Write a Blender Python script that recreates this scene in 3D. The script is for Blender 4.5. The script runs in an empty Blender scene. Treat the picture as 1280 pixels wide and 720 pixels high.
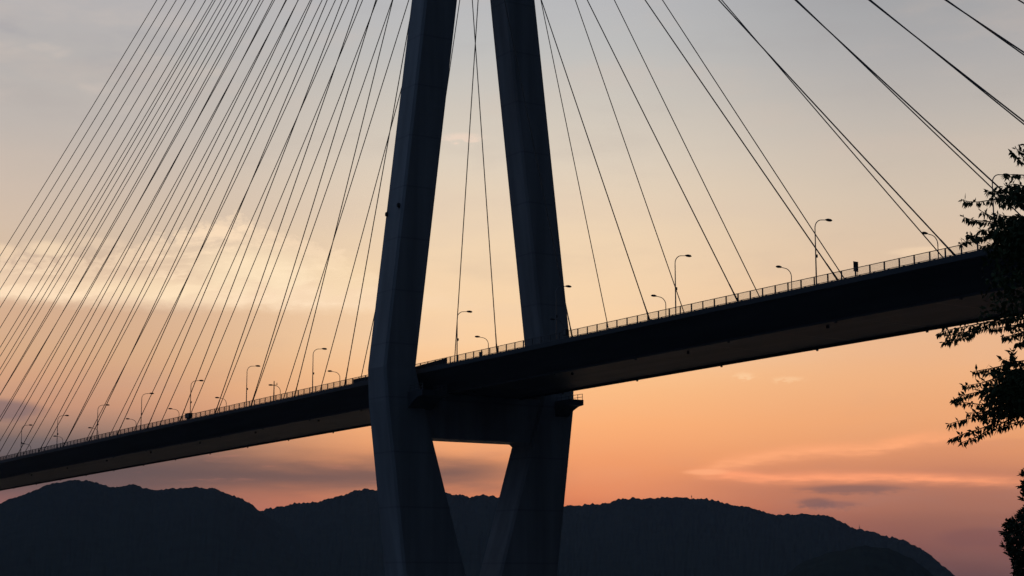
import bpy, bmesh, math, random
from mathutils import Vector, Matrix, noise

random.seed(7)
HAZE = 5.5e-5                    # extinction of the evening air, per metre
scene = bpy.context.scene
COL = scene.collection
R = math.radians

# ------------------------------------------------------------------ helpers
def lin(c):
    return tuple(((v / 255.0) / 12.92 if v / 255.0 <= 0.04045 else ((v / 255.0 + 0.055) / 1.055) ** 2.4) for v in c)

class MB:
    """collects verts / faces and links them as one mesh object"""
    def __init__(self):
        self.v, self.f = [], []
    def add(self, vs, fs):
        n = len(self.v)
        self.v += [tuple(p) for p in vs]
        self.f += [tuple(i + n for i in f) for f in fs]
    def box(self, c, s, rz=0.0):
        cx, cy, cz = c
        hx, hy, hz = s[0] / 2, s[1] / 2, s[2] / 2
        vs = []
        for z in (-hz, hz):
            for x, y in ((-hx, -hy), (hx, -hy), (hx, hy), (-hx, hy)):
                vs.append((cx + x * math.cos(rz) - y * math.sin(rz), cy + x * math.sin(rz) + y * math.cos(rz), cz + z))
        self.add(vs, [(3, 2, 1, 0), (4, 5, 6, 7), (0, 1, 5, 4), (1, 2, 6, 5), (2, 3, 7, 6), (3, 0, 4, 7)])
    def loft(self, rings, caps=True):
        n = len(rings[0])
        vs = [p for r in rings for p in r]
        fs = []
        for i in range(len(rings) - 1):
            for j in range(n):
                k = (j + 1) % n
                fs.append((i * n + j, i * n + k, (i + 1) * n + k, (i + 1) * n + j))
        if caps:
            fs.append(tuple(range(n - 1, -1, -1)))
            fs.append(tuple((len(rings) - 1) * n + j for j in range(n)))
        self.add(vs, fs)
    def tube(self, pts, rad, seg=8, caps=True):
        pts = [Vector(p) for p in pts]
        rs = rad if isinstance(rad, (list, tuple)) else [rad] * len(pts)
        rings = []
        up = Vector((0.13, 0.29, 0.95))
        for i, p in enumerate(pts):
            t = (pts[min(i + 1, len(pts) - 1)] - pts[max(i - 1, 0)]).normalized()
            a = t.cross(up)
            if a.length < 0.1:
                a = t.cross(Vector((1, 0.2, 0)))
            a.normalize()
            b = t.cross(a)
            rings.append([p + (a * math.cos(2 * math.pi * k / seg) + b * math.sin(2 * math.pi * k / seg)) * rs[i] for k in range(seg)])
        self.loft(rings, caps)
    def build(self, name, mat, parent=None, smooth=False, fixn=True):
        me = bpy.data.meshes.new(name)
        me.from_pydata(self.v, [], self.f)
        if fixn:
            bm = bmesh.new(); bm.from_mesh(me)
            bmesh.ops.recalc_face_normals(bm, faces=bm.faces)
            bm.to_mesh(me); bm.free()
        if smooth:
            for p in me.polygons:
                p.use_smooth = True
        me.materials.append(mat)
        o = bpy.data.objects.new(name, me)
        COL.objects.link(o)
        if parent:
            o.parent = parent
        return o

def tag(o, label=None, cat=None, group=None, kind=None):
    if label: o['label'] = label
    if cat: o['category'] = cat
    if group: o['group'] = group
    if kind: o['kind'] = kind
    return o

def empty(name, loc=(0, 0, 0), rz=0.0):
    o = bpy.data.objects.new(name, None)
    COL.objects.link(o)
    o.location = loc
    o.rotation_euler.z = rz
    o.empty_display_size = 0.5
    return o

def copy_tree(o, parent=None):
    c = o.copy(); COL.objects.link(c)
    if parent: c.parent = parent
    for ch in list(o.children):
        copy_tree(ch, c)
    return c

# ------------------------------------------------------------------ camera frame (metres; x along the bridge, y across it)
CAMP = Vector((285.11, -175.09, 6.0))
F = 2267.8                       # focal length in pixels of a 1280 px wide picture
PITCH, YAW = R(9.283), R(32.797)
FWD = Vector((-math.cos(YAW), math.sin(YAW), 0))
RGT = Vector((math.sin(YAW), math.cos(YAW), 0))
UP = Vector((0, 0, 1))

def azel(x, y):
    X, Y = (x - 640) / F, (360 - y) / F
    zh = math.cos(PITCH) - Y * math.sin(PITCH)
    up = Y * math.cos(PITCH) + math.sin(PITCH)
    return math.atan2(X, zh), math.atan2(up, math.hypot(X, zh))

def at(x, y, d):
    """world point seen in direction (x, y) at horizontal distance d"""
    a, e = azel(x, y)
    return CAMP + (FWD * math.cos(a) + RGT * math.sin(a)) * d + UP * (d * math.tan(e))

cam = bpy.data.cameras.new('camera')
cam.sensor_width = 36.0
cam.lens = 36.0 * F / 1280.0
cam.clip_start = 0.3
cam.clip_end = 60000
camo = bpy.data.objects.new('camera', cam)
COL.objects.link(camo)
camo.location = CAMP
look = FWD * math.cos(PITCH) + UP * math.sin(PITCH)
camo.rotation_euler = look.to_track_quat('-Z', 'Y').to_euler()
scene.camera = camo

# ------------------------------------------------------------------ materials
def mat(name, col, rough=0.6, var=0.25, scale=1.0, metal=0.0, bump=0.0, spec=0.4, stretch=None):
    m = bpy.data.materials.new(name); m.use_nodes = True
    nt = m.node_tree; b = nt.nodes['Principled BSDF']
    b.inputs['Roughness'].default_value = rough
    b.inputs['Metallic'].default_value = metal
    b.inputs['Specular IOR Level'].default_value = spec
    tc = nt.nodes.new('ShaderNodeTexCoord')
    mp = nt.nodes.new('ShaderNodeMapping')
    if stretch: mp.inputs['Scale'].default_value = stretch
    n = nt.nodes.new('ShaderNodeTexNoise')
    n.inputs['Scale'].default_value = scale; n.inputs['Detail'].default_value = 6
    r = nt.nodes.new('ShaderNodeValToRGB')
    r.color_ramp.elements[0].position = 0.3; r.color_ramp.elements[1].position = 0.7
    r.color_ramp.elements[0].color = tuple(c * (1 - var) for c in col) + (1,)
    r.color_ramp.elements[1].color = tuple(min(1, c * (1 + var)) for c in col) + (1,)
    nt.links.new(tc.outputs['Object'], mp.inputs['Vector'])
    nt.links.new(mp.outputs['Vector'], n.inputs['Vector'])
    nt.links.new(n.outputs['Fac'], r.inputs['Fac'])
    nt.links.new(r.outputs['Color'], b.inputs['Base Color'])
    if bump:
        bp = nt.nodes.new('ShaderNodeBump'); bp.inputs['Strength'].default_value = bump
        nt.links.new(n.outputs['Fac'], bp.inputs['Height'])
        nt.links.new(bp.outputs['Normal'], b.inputs['Normal'])
    return m

def pylon_mat():
    m = mat('pylon_paint', (0.30, 0.31, 0.32), 0.55, 0.22, 0.45, stretch=(1, 1, 0.06))
    nt = m.node_tree; b = nt.nodes['Principled BSDF']
    base = b.inputs['Base Color'].links[0].from_socket
    tc = nt.nodes.new('ShaderNodeTexCoord'); sx = nt.nodes.new('ShaderNodeSeparateXYZ')
    nt.links.new(tc.outputs['Object'], sx.inputs[0])
    # welded block joints every 9.7 m
    d = nt.nodes.new('ShaderNodeMath'); d.operation = 'DIVIDE'; d.inputs[1].default_value = 9.7
    nt.links.new(sx.outputs['Z'], d.inputs[0])
    fr = nt.nodes.new('ShaderNodeMath'); fr.operation = 'FRACT'; nt.links.new(d.outputs[0], fr.inputs[0])
    lt = nt.nodes.new('ShaderNodeMath'); lt.operation = 'LESS_THAN'; lt.inputs[1].default_value = 0.03
    nt.links.new(fr.outputs[0], lt.inputs[0])
    mx = nt.nodes.new('ShaderNodeMix'); mx.data_type = 'RGBA'
    ml = nt.nodes.new('ShaderNodeMath'); ml.operation = 'MULTIPLY'; ml.inputs[1].default_value = 0.3
    nt.links.new(lt.outputs[0], ml.inputs[0]); nt.links.new(ml.outputs[0], mx.inputs['Factor'])
    nt.links.new(base, mx.inputs['A']); mx.inputs['B'].default_value = (0.10, 0.10, 0.105, 1)
    nt.links.new(mx.outputs['Result'], b.inputs['Base Color'])
    return m

M = {
    'pylon': pylon_mat(),
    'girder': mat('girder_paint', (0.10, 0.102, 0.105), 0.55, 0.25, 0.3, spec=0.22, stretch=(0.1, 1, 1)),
    'asphalt': mat('asphalt', (0.05, 0.05, 0.05), 0.9, 0.3, 2.0, bump=0.2),
    'rail': mat('rail_paint', (0.16, 0.155, 0.15), 0.5, 0.15, 1.0),
    'cable': mat('cable_cover', (0.035, 0.035, 0.036), 0.5, 0.2, 1.0),
    'lamp': mat('galvanised_steel', (0.22, 0.22, 0.22), 0.5, 0.15, 3.0, metal=0.3),
    'dark': mat('dark_painted_metal', (0.05, 0.05, 0.05), 0.55, 0.2, 3.0),
    'glass': mat('lamp_lens', (0.3, 0.3, 0.28), 0.25, 0.1, 3.0),
    'concrete': mat('concrete', (0.3, 0.29, 0.28), 0.85, 0.2, 0.5, bump=0.2),
    'line': mat('road_marking_paint', (0.7, 0.7, 0.68), 0.7, 0.1, 3.0),
    'hill': mat('forest_slope', (0.04, 0.052, 0.04), 0.95, 0.2, 0.02, spec=0.0),
    'soil': mat('shore_soil', (0.12, 0.10, 0.07), 0.95, 0.35, 0.4, bump=0.4),
    'bark': mat('bark', (0.09, 0.07, 0.05), 0.9, 0.35, 6.0, bump=0.5),
    'leaf': mat('leaves', (0.05, 0.075, 0.03), 0.7, 0.35, 2.0, spec=0.2),
    'bushleaf': mat('shrub_leaves', (0.04, 0.06, 0.03), 0.7, 0.35, 2.0, spec=0.2),
}
def water_mat():
    m = bpy.data.materials.new('sea_water'); m.use_nodes = True
    nt = m.node_tree; b = nt.nodes['Principled BSDF']
    b.inputs['Base Color'].default_value = (0.02, 0.035, 0.04, 1)
    b.inputs['Roughness'].default_value = 0.12
    tc = nt.nodes.new('ShaderNodeTexCoord')
    n = nt.nodes.new('ShaderNodeTexNoise'); n.inputs['Scale'].default_value = 0.25; n.inputs['Detail'].default_value = 5
    bp = nt.nodes.new('ShaderNodeBump'); bp.inputs['Strength'].default_value = 0.5; bp.inputs['Distance'].default_value = 0.6
    nt.links.new(tc.outputs['Object'], n.inputs['Vector']); nt.links.new(n.outputs['Fac'], bp.inputs['Height'])
    nt.links.new(bp.outputs['Normal'], b.inputs['Normal'])
    return m
M['water'] = water_mat()

# ------------------------------------------------------------------ bridge
Z0 = 6.0
def zd(u):
    return Z0 + 38.349 + 0.009047 * u - 5.606e-6 * u * u

bridge = empty('cable_stayed_bridge', (0, 0, 0))
tag(bridge, 'long cable-stayed road bridge with tall inverted-Y pylon, dark against the sunset sky', 'bridge')

# --- pylon legs
KZ = [-43.6, -6.08, 0.0, 68.4, 104.6, 182.0]
KA = [7.32, 6.93, 6.37, 5.66, 5.5, 5.2]
KB = [13.47, 7.18, 6.08, 6.52, 6.3, 6.0]
KS = [8.44, 16.35, 17.32, 9.2, 4.9, 4.9]
def ki(z, K):
    if z <= KZ[0]: return K[0]
    for i in range(len(KZ) - 1):
        if z <= KZ[i + 1]:
            t = (z - KZ[i]) / (KZ[i + 1] - KZ[i])
            return K[i] + (K[i + 1] - K[i]) * t
    return K[-1]
ZD0 = zd(0)
def leg_ring(side, z, ch=0.42):
    a, b, s = ki(z, KA) / 2 + 0.1, ki(z, KB) / 2 + 0.12, ki(z, KS) * side
    pts = [(a - ch, -b), (a, -b + ch), (a, b), (-a, b), (-a, -b + ch), (-a + ch, -b)]
    return [Vector((x, s + y, ZD0 + z)) for x, y in pts]
legs = []
for side in (-1, 1):
    mb = MB()
    mb.loft([leg_ring(side, z) for z in KZ])
    o = mb.build('pylon_leg', M['pylon'], bridge)
    legs.append(o)

# cross beam between the legs below the girder, with haunched corners
mb = MB()
zt, zb = ZD0 - 4.22, ZD0 - 12.35
half = lambda z: ki(z - ZD0, KS) - ki(z - ZD0, KB) / 2 + 0.6
xw = 2.9
prof = [(-half(zt), zt), (half(zt), zt), (half(zb - 1.0), zb - 1.0), (half(zb - 1.0) - 1.35, zb),
        (-half(zb) + 0.0, zb)]
mb.loft([[Vector((x, v, z)) for v, z in prof] for x in (-xw, xw)])
beam = mb.build('cross_beam', M['pylon'], bridge)

# chunky service brackets beside each leg, with a hand rail on top
def platform(side, dirn):
    zt = ZD0 - 4.35
    y0, y1 = (-15.8, -10.6) if side < 0 else (15.9, 18.9)
    x0, x1 = 2.95, 8.7
    mb = MB()
    pr = [(x0, zt), (x1, zt), (x1, zt - 1.0), (x1 - 1.6, zt - 1.15), (x1 - 2.9, zt - 1.6), (x1 - 4.0, zt - 2.1), (x1 - 4.9, zt - 2.8), (x0, zt - 3.0)]
    mb.loft([[Vector((dirn * x, y, z)) for x, z in pr] for y in (y0, y1)])
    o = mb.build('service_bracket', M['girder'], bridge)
    for y in (y0 + 0.15, y1 - 0.15):
        r = MB()
        for k in range(4):
            r.tube([(dirn * (x0 + 1.1 + k * 1.5), y, zt), (dirn * (x0 + 1.1 + k * 1.5), y, zt + 1.1)], 0.06, 5)
        for h in (0.55, 1.1):
            r.tube([(dirn * (x0 + 1.0), y, zt + h), (dirn * (x1 - 0.1), y, zt + h)], 0.05, 5)
        r.build('guard_rail', M['rail'], o)
for side in (-1, 1):
    for dirn in (1, -1):
        platform(side, dirn)

# foundation in the water
mb = MB()
mb.loft([[Vector((x * s, y * s, z)) for x, y in ((14, -23), (14, 23), (-14, 23), (-14, -23))] for s, z in ((1.15, -8), (1.1, 1.0))])
mb.loft([[Vector((x * s, y * s, z)) for x, y in ((11, -19), (11, 19), (-11, 19), (-11, -19))] for s, z in ((1.0, 0.95), (0.97, 2.6))])
mb.build('pylon_foundation', M['concrete'], bridge)

# --- deck girder
U0, U1 = -690.0, 262.0
US = [U0 + (U1 - U0) * i / 110 for i in range(111)]
def sweep(prof, us=US):
    return [[Vector((u, v, zd(u) + z)) for v, z in prof] for u in us]
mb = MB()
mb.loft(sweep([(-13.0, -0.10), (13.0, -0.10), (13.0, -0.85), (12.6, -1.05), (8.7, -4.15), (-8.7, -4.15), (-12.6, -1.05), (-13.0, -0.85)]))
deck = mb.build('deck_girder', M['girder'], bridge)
mb = MB()
mb.loft(sweep([(-9.6, -0.12), (9.6, -0.12), (9.6, -0.03), (-9.6, -0.03)]), caps=True)
road = mb.build('road_surface', M['asphalt'], deck)
mb = MB()
for v in (-8.9, 8.9, 0.0):
    mb.loft(sweep([(v - 0.08, -0.026), (v + 0.08, -0.026), (v + 0.08, -0.022), (v - 0.08, -0.022)]))
for v in (-4.5, 4.5):
    u = U0 + 4
    while u < U1 - 8:
        mb.loft(sweep([(v - 0.08, -0.026), (v + 0.08, -0.026), (v + 0.08, -0.022), (v - 0.08, -0.022)], [u, u + 6]))
        u += 15
mb.build('lane_marking', M['line'], deck)
for s in (-1, 1):
    mb = MB()
    mb.loft(sweep([(s * 9.75, -0.12), (s * 10.15, -0.12), (s * 10.15, 0.28), (s * 9.75, 0.28)]))
    mb.build('kerb', M['concrete'], deck)
    # inspection-car rail slung under the girder edge, with hangers
    mb = MB()
    mb.loft(sweep([(s * 8.5 - 0.16, -4.50), (s * 8.5 + 0.16, -4.50), (s * 8.5 + 0.16, -4.16), (s * 8.5 - 0.16, -4.16)]))
    u = U0 + 3
    while u < U1:
        mb.box((u, s * 8.28, zd(u) - 4.27), (0.3, 0.2, 0.24))
        if int((u - U0) / 3.2) % 7 == 3:
            mb.box((u, s * 8.5, zd(u) - 4.60), (0.34, 0.2, 0.24))
        u += 3.2
    mb.build('inspection_rail', M['dark'], deck)
for k in range(-12, 5):       # drain outlets under the girder
    u = k * 30.8 + 9
    mb = MB(); mb.tube([(u, -5.2, zd(u) - 4.1), (u, -5.2, zd(u) - 4.55)], 0.22, 8)
    mb.build('drain_outlet', M['dark'], deck)
for k in range(-24, 9):       # transverse splice plates on the soffit
    u = k * 15.4
    mb = MB(); mb.box((u, 0, zd(u) - 4.155), (0.22, 17.2, 0.012 * 2))
    mb.build('splice_plate', M['rail'], deck)

# --- railings
RH = 1.29
VR = 11.92
def railing(s):
    base = MB()
    base.loft(sweep([(s * VR - 0.06, RH - 0.07), (s * VR + 0.06, RH - 0.07), (s * VR + 0.06, RH), (s * VR - 0.06, RH)]))
    base.loft(sweep([(s * VR - 0.035, 0.21), (s * VR + 0.035, 0.21), (s * VR + 0.035, 0.28), (s * VR - 0.035, 0.28)]))
    o = base.build('railing', M['rail'], bridge)
    bars = MB()
    u = -460.0
    while u < U1:
        z = zd(u); w = 0.0085
        y0, y1 = s * VR - w, s * VR + w
        bars.add([(u - w, y0, z + 0.27), (u + w, y0, z + 0.27), (u + w, y1, z + 0.27), (u - w, y1, z + 0.27),
                  (u - w, y0, z + RH - .06), (u + w, y0, z + RH - .06), (u + w, y1, z + RH - .06), (u - w, y1, z + RH - .06)],
                 [(0, 1, 5, 4), (1, 2, 6, 5), (2, 3, 7, 6), (3, 0, 4, 7)])
        u += 0.135
    bars.build('baluster_panel', M['rail'], o, fixn=False)
    pm = MB()
    pm.box((0, 0, RH / 2 - 0.05), (0.13, 0.16, RH + 0.1))
    pm.box((0.75, 0, 0.07), (0.30, 0.10, 0.28))
    first = pm.build('railing_post', M['rail'], o)
    us = [80.06 + 2.627 * k for k in range(-205, 69)]
    lo = 31.5 if s < 0 else 46
    vis = sorted(us, key=lambda u: -u if u < 150 else 1e3 + u)[:99]
    for i, u in enumerate(vis):
        p = first if i == 0 else first.copy()
        if i:
            COL.objects.link(p); p.parent = o
        p.location = (u, s * VR, zd(u))
    rest = MB()
    for u in us:
        if u not in vis:
            rest.box((u, s * VR, zd(u) + RH / 2 - 0.05), (0.13, 0.16, RH + 0.1))
            rest.box((u + 0.75, s * VR, zd(u) + 0.07), (0.30, 0.10, 0.28))
    tag(rest.build('railing_post', M['rail'], o), kind='stuff')
    return o
rail_near = railing(-1)
rail_far = railing(1)
# closed wind screens on the near railing beside the pylon leg
def screen(u0, u1, h0, h1):
    mb = MB()
    n = 10
    rings = []
    for i in range(n + 1):
        u = u0 + (u1 - u0) * i / n; h = h0 + (h1 - h0) * i / n
        z = zd(u)
        rings.append([Vector((u, -VR + 0.12, z + 0.02)), Vector((u, -VR + 0.18, z + 0.02)), Vector((u, -VR + 0.18, z + h)), Vector((u, -VR + 0.12, z + h))])
    mb.loft(rings)
    mb.build('wind_screen', M['dark'], rail_near)
screen(-25.0, -9.0, 1.05, 0.9)
screen(-9.0, 10.4, 0.62, 1.24)

# --- stay cables: (anchor u, height on the pylon above deck level, sag factor)
NL = [(-27.29, 112.76), (-49.3, 118.32), (-70.36, 120.64), (-89.35, 125.72), (-109.33, 129.1), (-129.61, 132.11), (-149.59, 135.77), (-169.82, 138.61), (-189.77, 140.81), (-209.92, 143.99), (-229.76, 147.15), (-250.59, 149.6), (-270.77, 152.35), (-290.73, 155.5), (-312.12, 158.18), (-332.37, 160.6), (-351.52, 163.85), (-374.08, 166.45), (-395.05, 169.36), (-415.89, 172.55), (-437.53, 176.01)]
FL = [(-28.2, 117.32), (-49.33, 119.31), (-70.69, 122.8), (-91.09, 125.31), (-111.17, 128.93), (-130.05, 133.72), (-151.69, 136.15), (-171.14, 139.52), (-192.06, 142.03), (-211.76, 145.2), (-232.14, 148.36), (-252.99, 150.54), (-273.52, 153.41), (-292.87, 156.61), (-314.11, 159.81), (-334.45, 162.98), (-355.46, 165.85), (-376.22, 168.59), (-397.31, 171.71), (-416.8, 175.39), (-438.52, 177.76)]
NR = [(28.1, 113.69, 2.89), (50.44, 118.26, 2.9), (70.83, 121.19, 2.93), (91.28, 123.92, 3.03), (111.58, 127.09, 3.38), (132.18, 129.7, 3.53), (147.0, 135.62, 2.91), (159.96, 138.27, 2.91), (171.79, 139.22, 2.93), (184.5, 142.6, 2.93)]
FR = [(27.76, 113.12, 2.89), (50.58, 116.99, 2.92), (70.85, 120.76, 2.98), (91.24, 124.19, 3.12), (112.27, 126.54, 3.39), (130.79, 132.52, 2.9), (146.73, 135.84, 2.91), (159.95, 139.64, 2.91), (171.9, 140.2, 2.93), (184.5, 143.2, 2.93)]
def cable(side, u, zt, sg):
    A = Vector((u, side * 12.48, zd(u) - 0.15))
    B = Vector((math.copysign(1.52, u), side * 4.9, Z0 + 38.349 + zt))
    n = 28
    pts, rs = [], []
    L = abs(u)
    r = 0.098 if u < 0 else 0.085 + 0.02 * min(1, max(0, (u - 90) / 60))
    len3 = (B - A).length
    ts = [0, 1.8 / len3, 1.9 / len3, 3.6 / len3, 3.7 / len3] + [(i + 1) / n for i in range(n)]
    for i, t in enumerate(ts):
        p = A.lerp(B, t)
        p.z -= 4 * sg * 1e-5 * L * L * t * (1 - t)
        pts.append(p)
        rs.append(r * (1.5 if i < 2 else 1.2 if i < 4 else 1.0))
    mb = MB(); mb.tube(pts, rs, 6)
    return mb.build('stay_cable', M['cable'], bridge, smooth=True, fixn=False)
for side, L in ((-1, NL), (1, FL), (-1, NR), (1, FR)):
    for c in L:
        cable(side, c[0], c[1], c[2] if len(c) > 2 else 2.9)

# ------------------------------------------------------------------ street lamps
VL = 11.33
LH, LA = 9.46, 2.57
def make_lamp():
    root = empty('street_lamp')
    # local frame: arm points along +x
    hb = LH - 1.35
    pts = [(0, 0, 0), (0, 0, 2.0), (0, 0, 4.2), (0, 0, hb)]
    rs = [0.105, 0.10, 0.09, 0.07]
    for i in range(1, 9):
        t = i / 8 * math.pi / 2
        pts.append((1.35 * (1 - math.cos(t)), 0, hb + 1.25 * math.sin(t)))
        rs.append(0.07 - 0.012 * i / 8)
    pts.append((2.1, 0, hb + 1.33)); rs.append(0.055)
    mb = MB(); mb.tube(pts, rs, 8)
    mb.box((0, 0, 0.03), (0.42, 0.42, 0.12))
    mb.build('pole', M['lamp'], root, smooth=False)
    # cobra head
    hd = MB()
    rings = []
    for x, w, h, dz in ((1.95, 0.08, 0.07, 0.0), (2.1, 0.17, 0.14, 0.0), (2.45, 0.24, 0.2, 0.01), (2.85, 0.22, 0.18, 0.0), (3.08, 0.10, 0.08, -0.01)):
        rings.append([Vector((x, w * math.cos(k * math.pi / 5), hb + 1.36 + dz + h * math.sin(k * math.pi / 5))) for k in range(10)])
    hd.loft(rings)
    head = hd.build('lamp_head', M['dark'], root, smooth=True)
    ln = MB()
    rings = []
    for x, w in ((2.3, 0.10), (2.5, 0.15), (2.75, 0.14), (2.88, 0.07)):
        rings.append([Vector((x, w * math.cos(k * math.pi / 4), hb + 1.29 + 0.07 * math.sin(k * math.pi / 4))) for k in range(8)])
    ln.loft(rings)
    ln.build('lens', M['glass'], head, smooth=True)
    jb = MB(); jb.box((0.17, 0.0, 4.3), (0.22, 0.2, 0.42)); jb.build('junction_box', M['dark'], root)
    return root
NEARL = [(137.4, 'tall street lamp rising out of the leafy tree at the right'),
 (106.1, 'tall right-armed street lamp just left of the small black sign board'),
 (75.6, 'tall right-armed street lamp crossed by the third cable right of the far pylon leg'),
 (44.1, 'street lamp lost against the far pylon leg, only its head poking out right'),
 (13.1, 'tall right-armed street lamp standing between the two pylon legs'),
 (-43.4, 'tall right-armed street lamp nearest the left side of the near pylon leg'),
 (-75.2, 'tall right-armed street lamp just left of the short mast with a crossbar'),
 (-106.0, 'tall right-armed street lamp rising beside the box cabinet on the railing'),
 (-136.5, 'tall right-armed street lamp next left of the one by the box cabinet'),
 (-167.0, 'third right-armed street lamp from the left edge of the photo'),
 (-198.0, 'second right-armed street lamp from the left edge of the photo'),
 (-229.0, 'smallest right-armed street lamp, the one closest to the left edge of the photo')]
FARL = [(106.5, 'left-armed street lamp behind the twin cables nearest the leafy tree'),
 (75.7, 'left-armed street lamp second from the right, left of the black sign board'),
 (43.9, 'left-armed street lamp just left of the first full tall lamp right of the pylon'),
 (13.4, 'left-armed street lamp barely visible in front of the dark far pylon leg'),
 (-12.7, 'left-armed street lamp standing between the two pylon legs'),
 (-75.3, 'left-armed street lamp nearest the left side of the near pylon leg'),
 (-105.9, 'left-armed street lamp whose head touches the short mast with a crossbar'),
 (-137.1, 'left-armed street lamp just right of the box cabinet on the railing'),
 (-167.6, 'left-armed street lamp just left of the box cabinet on the railing'),
 (-198.5, 'fourth left-armed street lamp from the left edge of the photo'),
 (-228.7, 'third left-armed street lamp from the left edge of the photo'),
 (-259.4, 'second left-armed street lamp from the left edge of the photo'),
 (-290.0, 'leftmost and smallest of the left-armed street lamps')]
proto = make_lamp()
k = 0
for L, s, g in ((NEARL, -1, 'street lamps along the near side of the bridge'), (FARL, 1, 'street lamps along the far side of the bridge')):
    for u, lab in L:
        o = proto if k == 0 else copy_tree(proto)
        k += 1
        o.location = (u, s * VL, zd(u) - 0.1)
        o.rotation_euler.z = R(90) if s < 0 else R(-90)
        tag(o, lab, 'street lamp', g)

# ------------------------------------------------------------------ things on the deck
# sign board on two legs, seen nearly edge on from behind
so = empty('sign_board', (113.9, -11.55, zd(113.9) - 0.1), R(6))
tag(so, 'small upright black sign board on two legs behind the bridge railing', 'sign')
mb = MB(); mb.box((0, 0, 1.62), (0.09, 0.86, 1.22)); bo = mb.build('board', M['dark'], so)
mb = MB(); mb.box((0.0, 0, 2.25), (0.13, 0.9, 0.04)); mb.box((0.0, 0, 0.99), (0.13, 0.9, 0.04)); mb.build('frame', M['rail'], bo)
for y in (-0.2, 0.2):
    mb = MB(); mb.tube([(0.06, y, 0), (0.06, y, 1.6)], 0.04, 8); mb.build('leg', M['lamp'], so)

# equipment cabinet straddling the railing on the left span
co = empty('equipment_box', (-104.9, -12.15, zd(-104.9) + 0.55))
tag(co, 'dark box cabinet hung over the bridge railing on the left span', 'cabinet')
mb = MB(); mb.box((0, 0, 0.35), (2.3, 0.9, 1.0)); cb = mb.build('cabinet_body', M['dark'], co)
mb = MB(); mb.loft([[Vector((x, y, z)) for x, y in ((-1.25, -.53), (1.25, -.53), (1.25, .53), (-1.25, .53))] for z in (0.85, 0.94)]); mb.build('cabinet_roof', M['rail'], co)
mb = MB(); mb.box((-0.57, -0.462, 0.35), (1.0, 0.03, 0.84)); mb.box((0.57, -0.462, 0.35), (1.0, 0.03, 0.84)); mb.build('cabinet_door', M['rail'], co)
mb = MB(); mb.box((0, -0.1, -0.75), (0.9, 0.4, 1.2)); mb.build('hanger_bracket', M['dark'], co)

# small boxes by the pylon
def small_box(u, v, z, s, label):
    o = empty('control_box', (u, v, zd(u) + z))
    tag(o, label, 'control box', 'control boxes on the bridge')
    mb = MB(); mb.box((0, 0, s[2] / 2), s); mb.build('box_body', M['dark'], o)
    mb = MB(); mb.box((0, -s[1] / 2 - 0.012, s[2] / 2), (s[0] * 0.8, 0.03, s[2] * 0.85)); mb.build('box_door', M['rail'], o)
    mb = MB(); mb.loft([[Vector((x * (s[0] / 2 + .04), y * (s[1] / 2 + .05), z)) for x, y in ((-1, -1), (1, -1), (1, 1), (-1, 1))] for z in (s[2] + 0.003, s[2] + 0.05)]); mb.build('box_lid', M['rail'], o)
small_box(21.4, -11.55, 0.0, (0.5, 0.4, 0.95), 'small black box standing behind the railing between the pylon legs')
small_box(48.3, -12.3, 0.55, (0.95, 0.5, 0.85), 'small black box on the railing at the right edge of the far pylon leg')

# short mast with crossbar
mo = empty('instrument_mast', (-61.3, -11.4, zd(-61.3) - 0.1))
tag(mo, 'short dark mast with a crossbar and small instruments beside the left span cables', 'mast')
mb = MB(); mb.tube([(0, 0, 0), (0, 0, 4.6)], [0.14, 0.09], 8); mb.build('mast_pole', M['dark'], mo)
d = RGT
mb = MB(); mb.tube([tuple(-d * 0.75 + Vector((0, 0, 3.75))), tuple(d * 0.75 + Vector((0, 0, 3.75)))], 0.055, 6)
cbm = mb.build('crossbar', M['dark'], mo)
mb = MB(); mb.box(tuple(-d * 0.62 + Vector((0, 0, 3.77))), (0.3, 0.3, 0.22)); mb.build('camera_housing', M['dark'], cbm)
mb = MB(); mb.tube([tuple(d * 0.6 + Vector((0, 0, 3.75))), tuple(d * 0.6 + Vector((0, 0, 4.2)))], [0.05, 0.09], 6); mb.build('sensor', M['dark'], cbm)

# obstruction lights bolted to the outer face of the near leg
zl = 29.0
for dx, dz, lab in ((-2.35, -0.6, 'dark lamp unit bolted to the outer left corner of the near pylon leg'), (2.05, 0.35, 'dark lamp unit bolted to the near pylon leg beside its inner face edge')):
    b, s = ki(zl, KB) / 2, -ki(zl, KS)
    o = empty('obstruction_light', (dx, s - b, ZD0 + zl + dz))
    tag(o, lab, 'warning light', 'lamp units on the near pylon leg')
    mb = MB(); mb.box((0, 0.05, 0), (0.7, 0.4, 0.2)); mb.box((0, 0.02, -0.3), (0.12, 0.3, 0.5)); mb.build('bracket', M['dark'], o)
    mb = MB()
    mb.loft([[Vector((r * math.cos(i * math.pi / 6), -0.25 + r * math.sin(i * math.pi / 6), z)) for i in range(12)] for r, z in ((0.28, 0.103), (0.33, 0.25), (0.33, 0.6), (0.25, 0.8), (0.1, 0.9))])
    mb.build('lantern', M['dark'], o, smooth=True)

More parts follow.
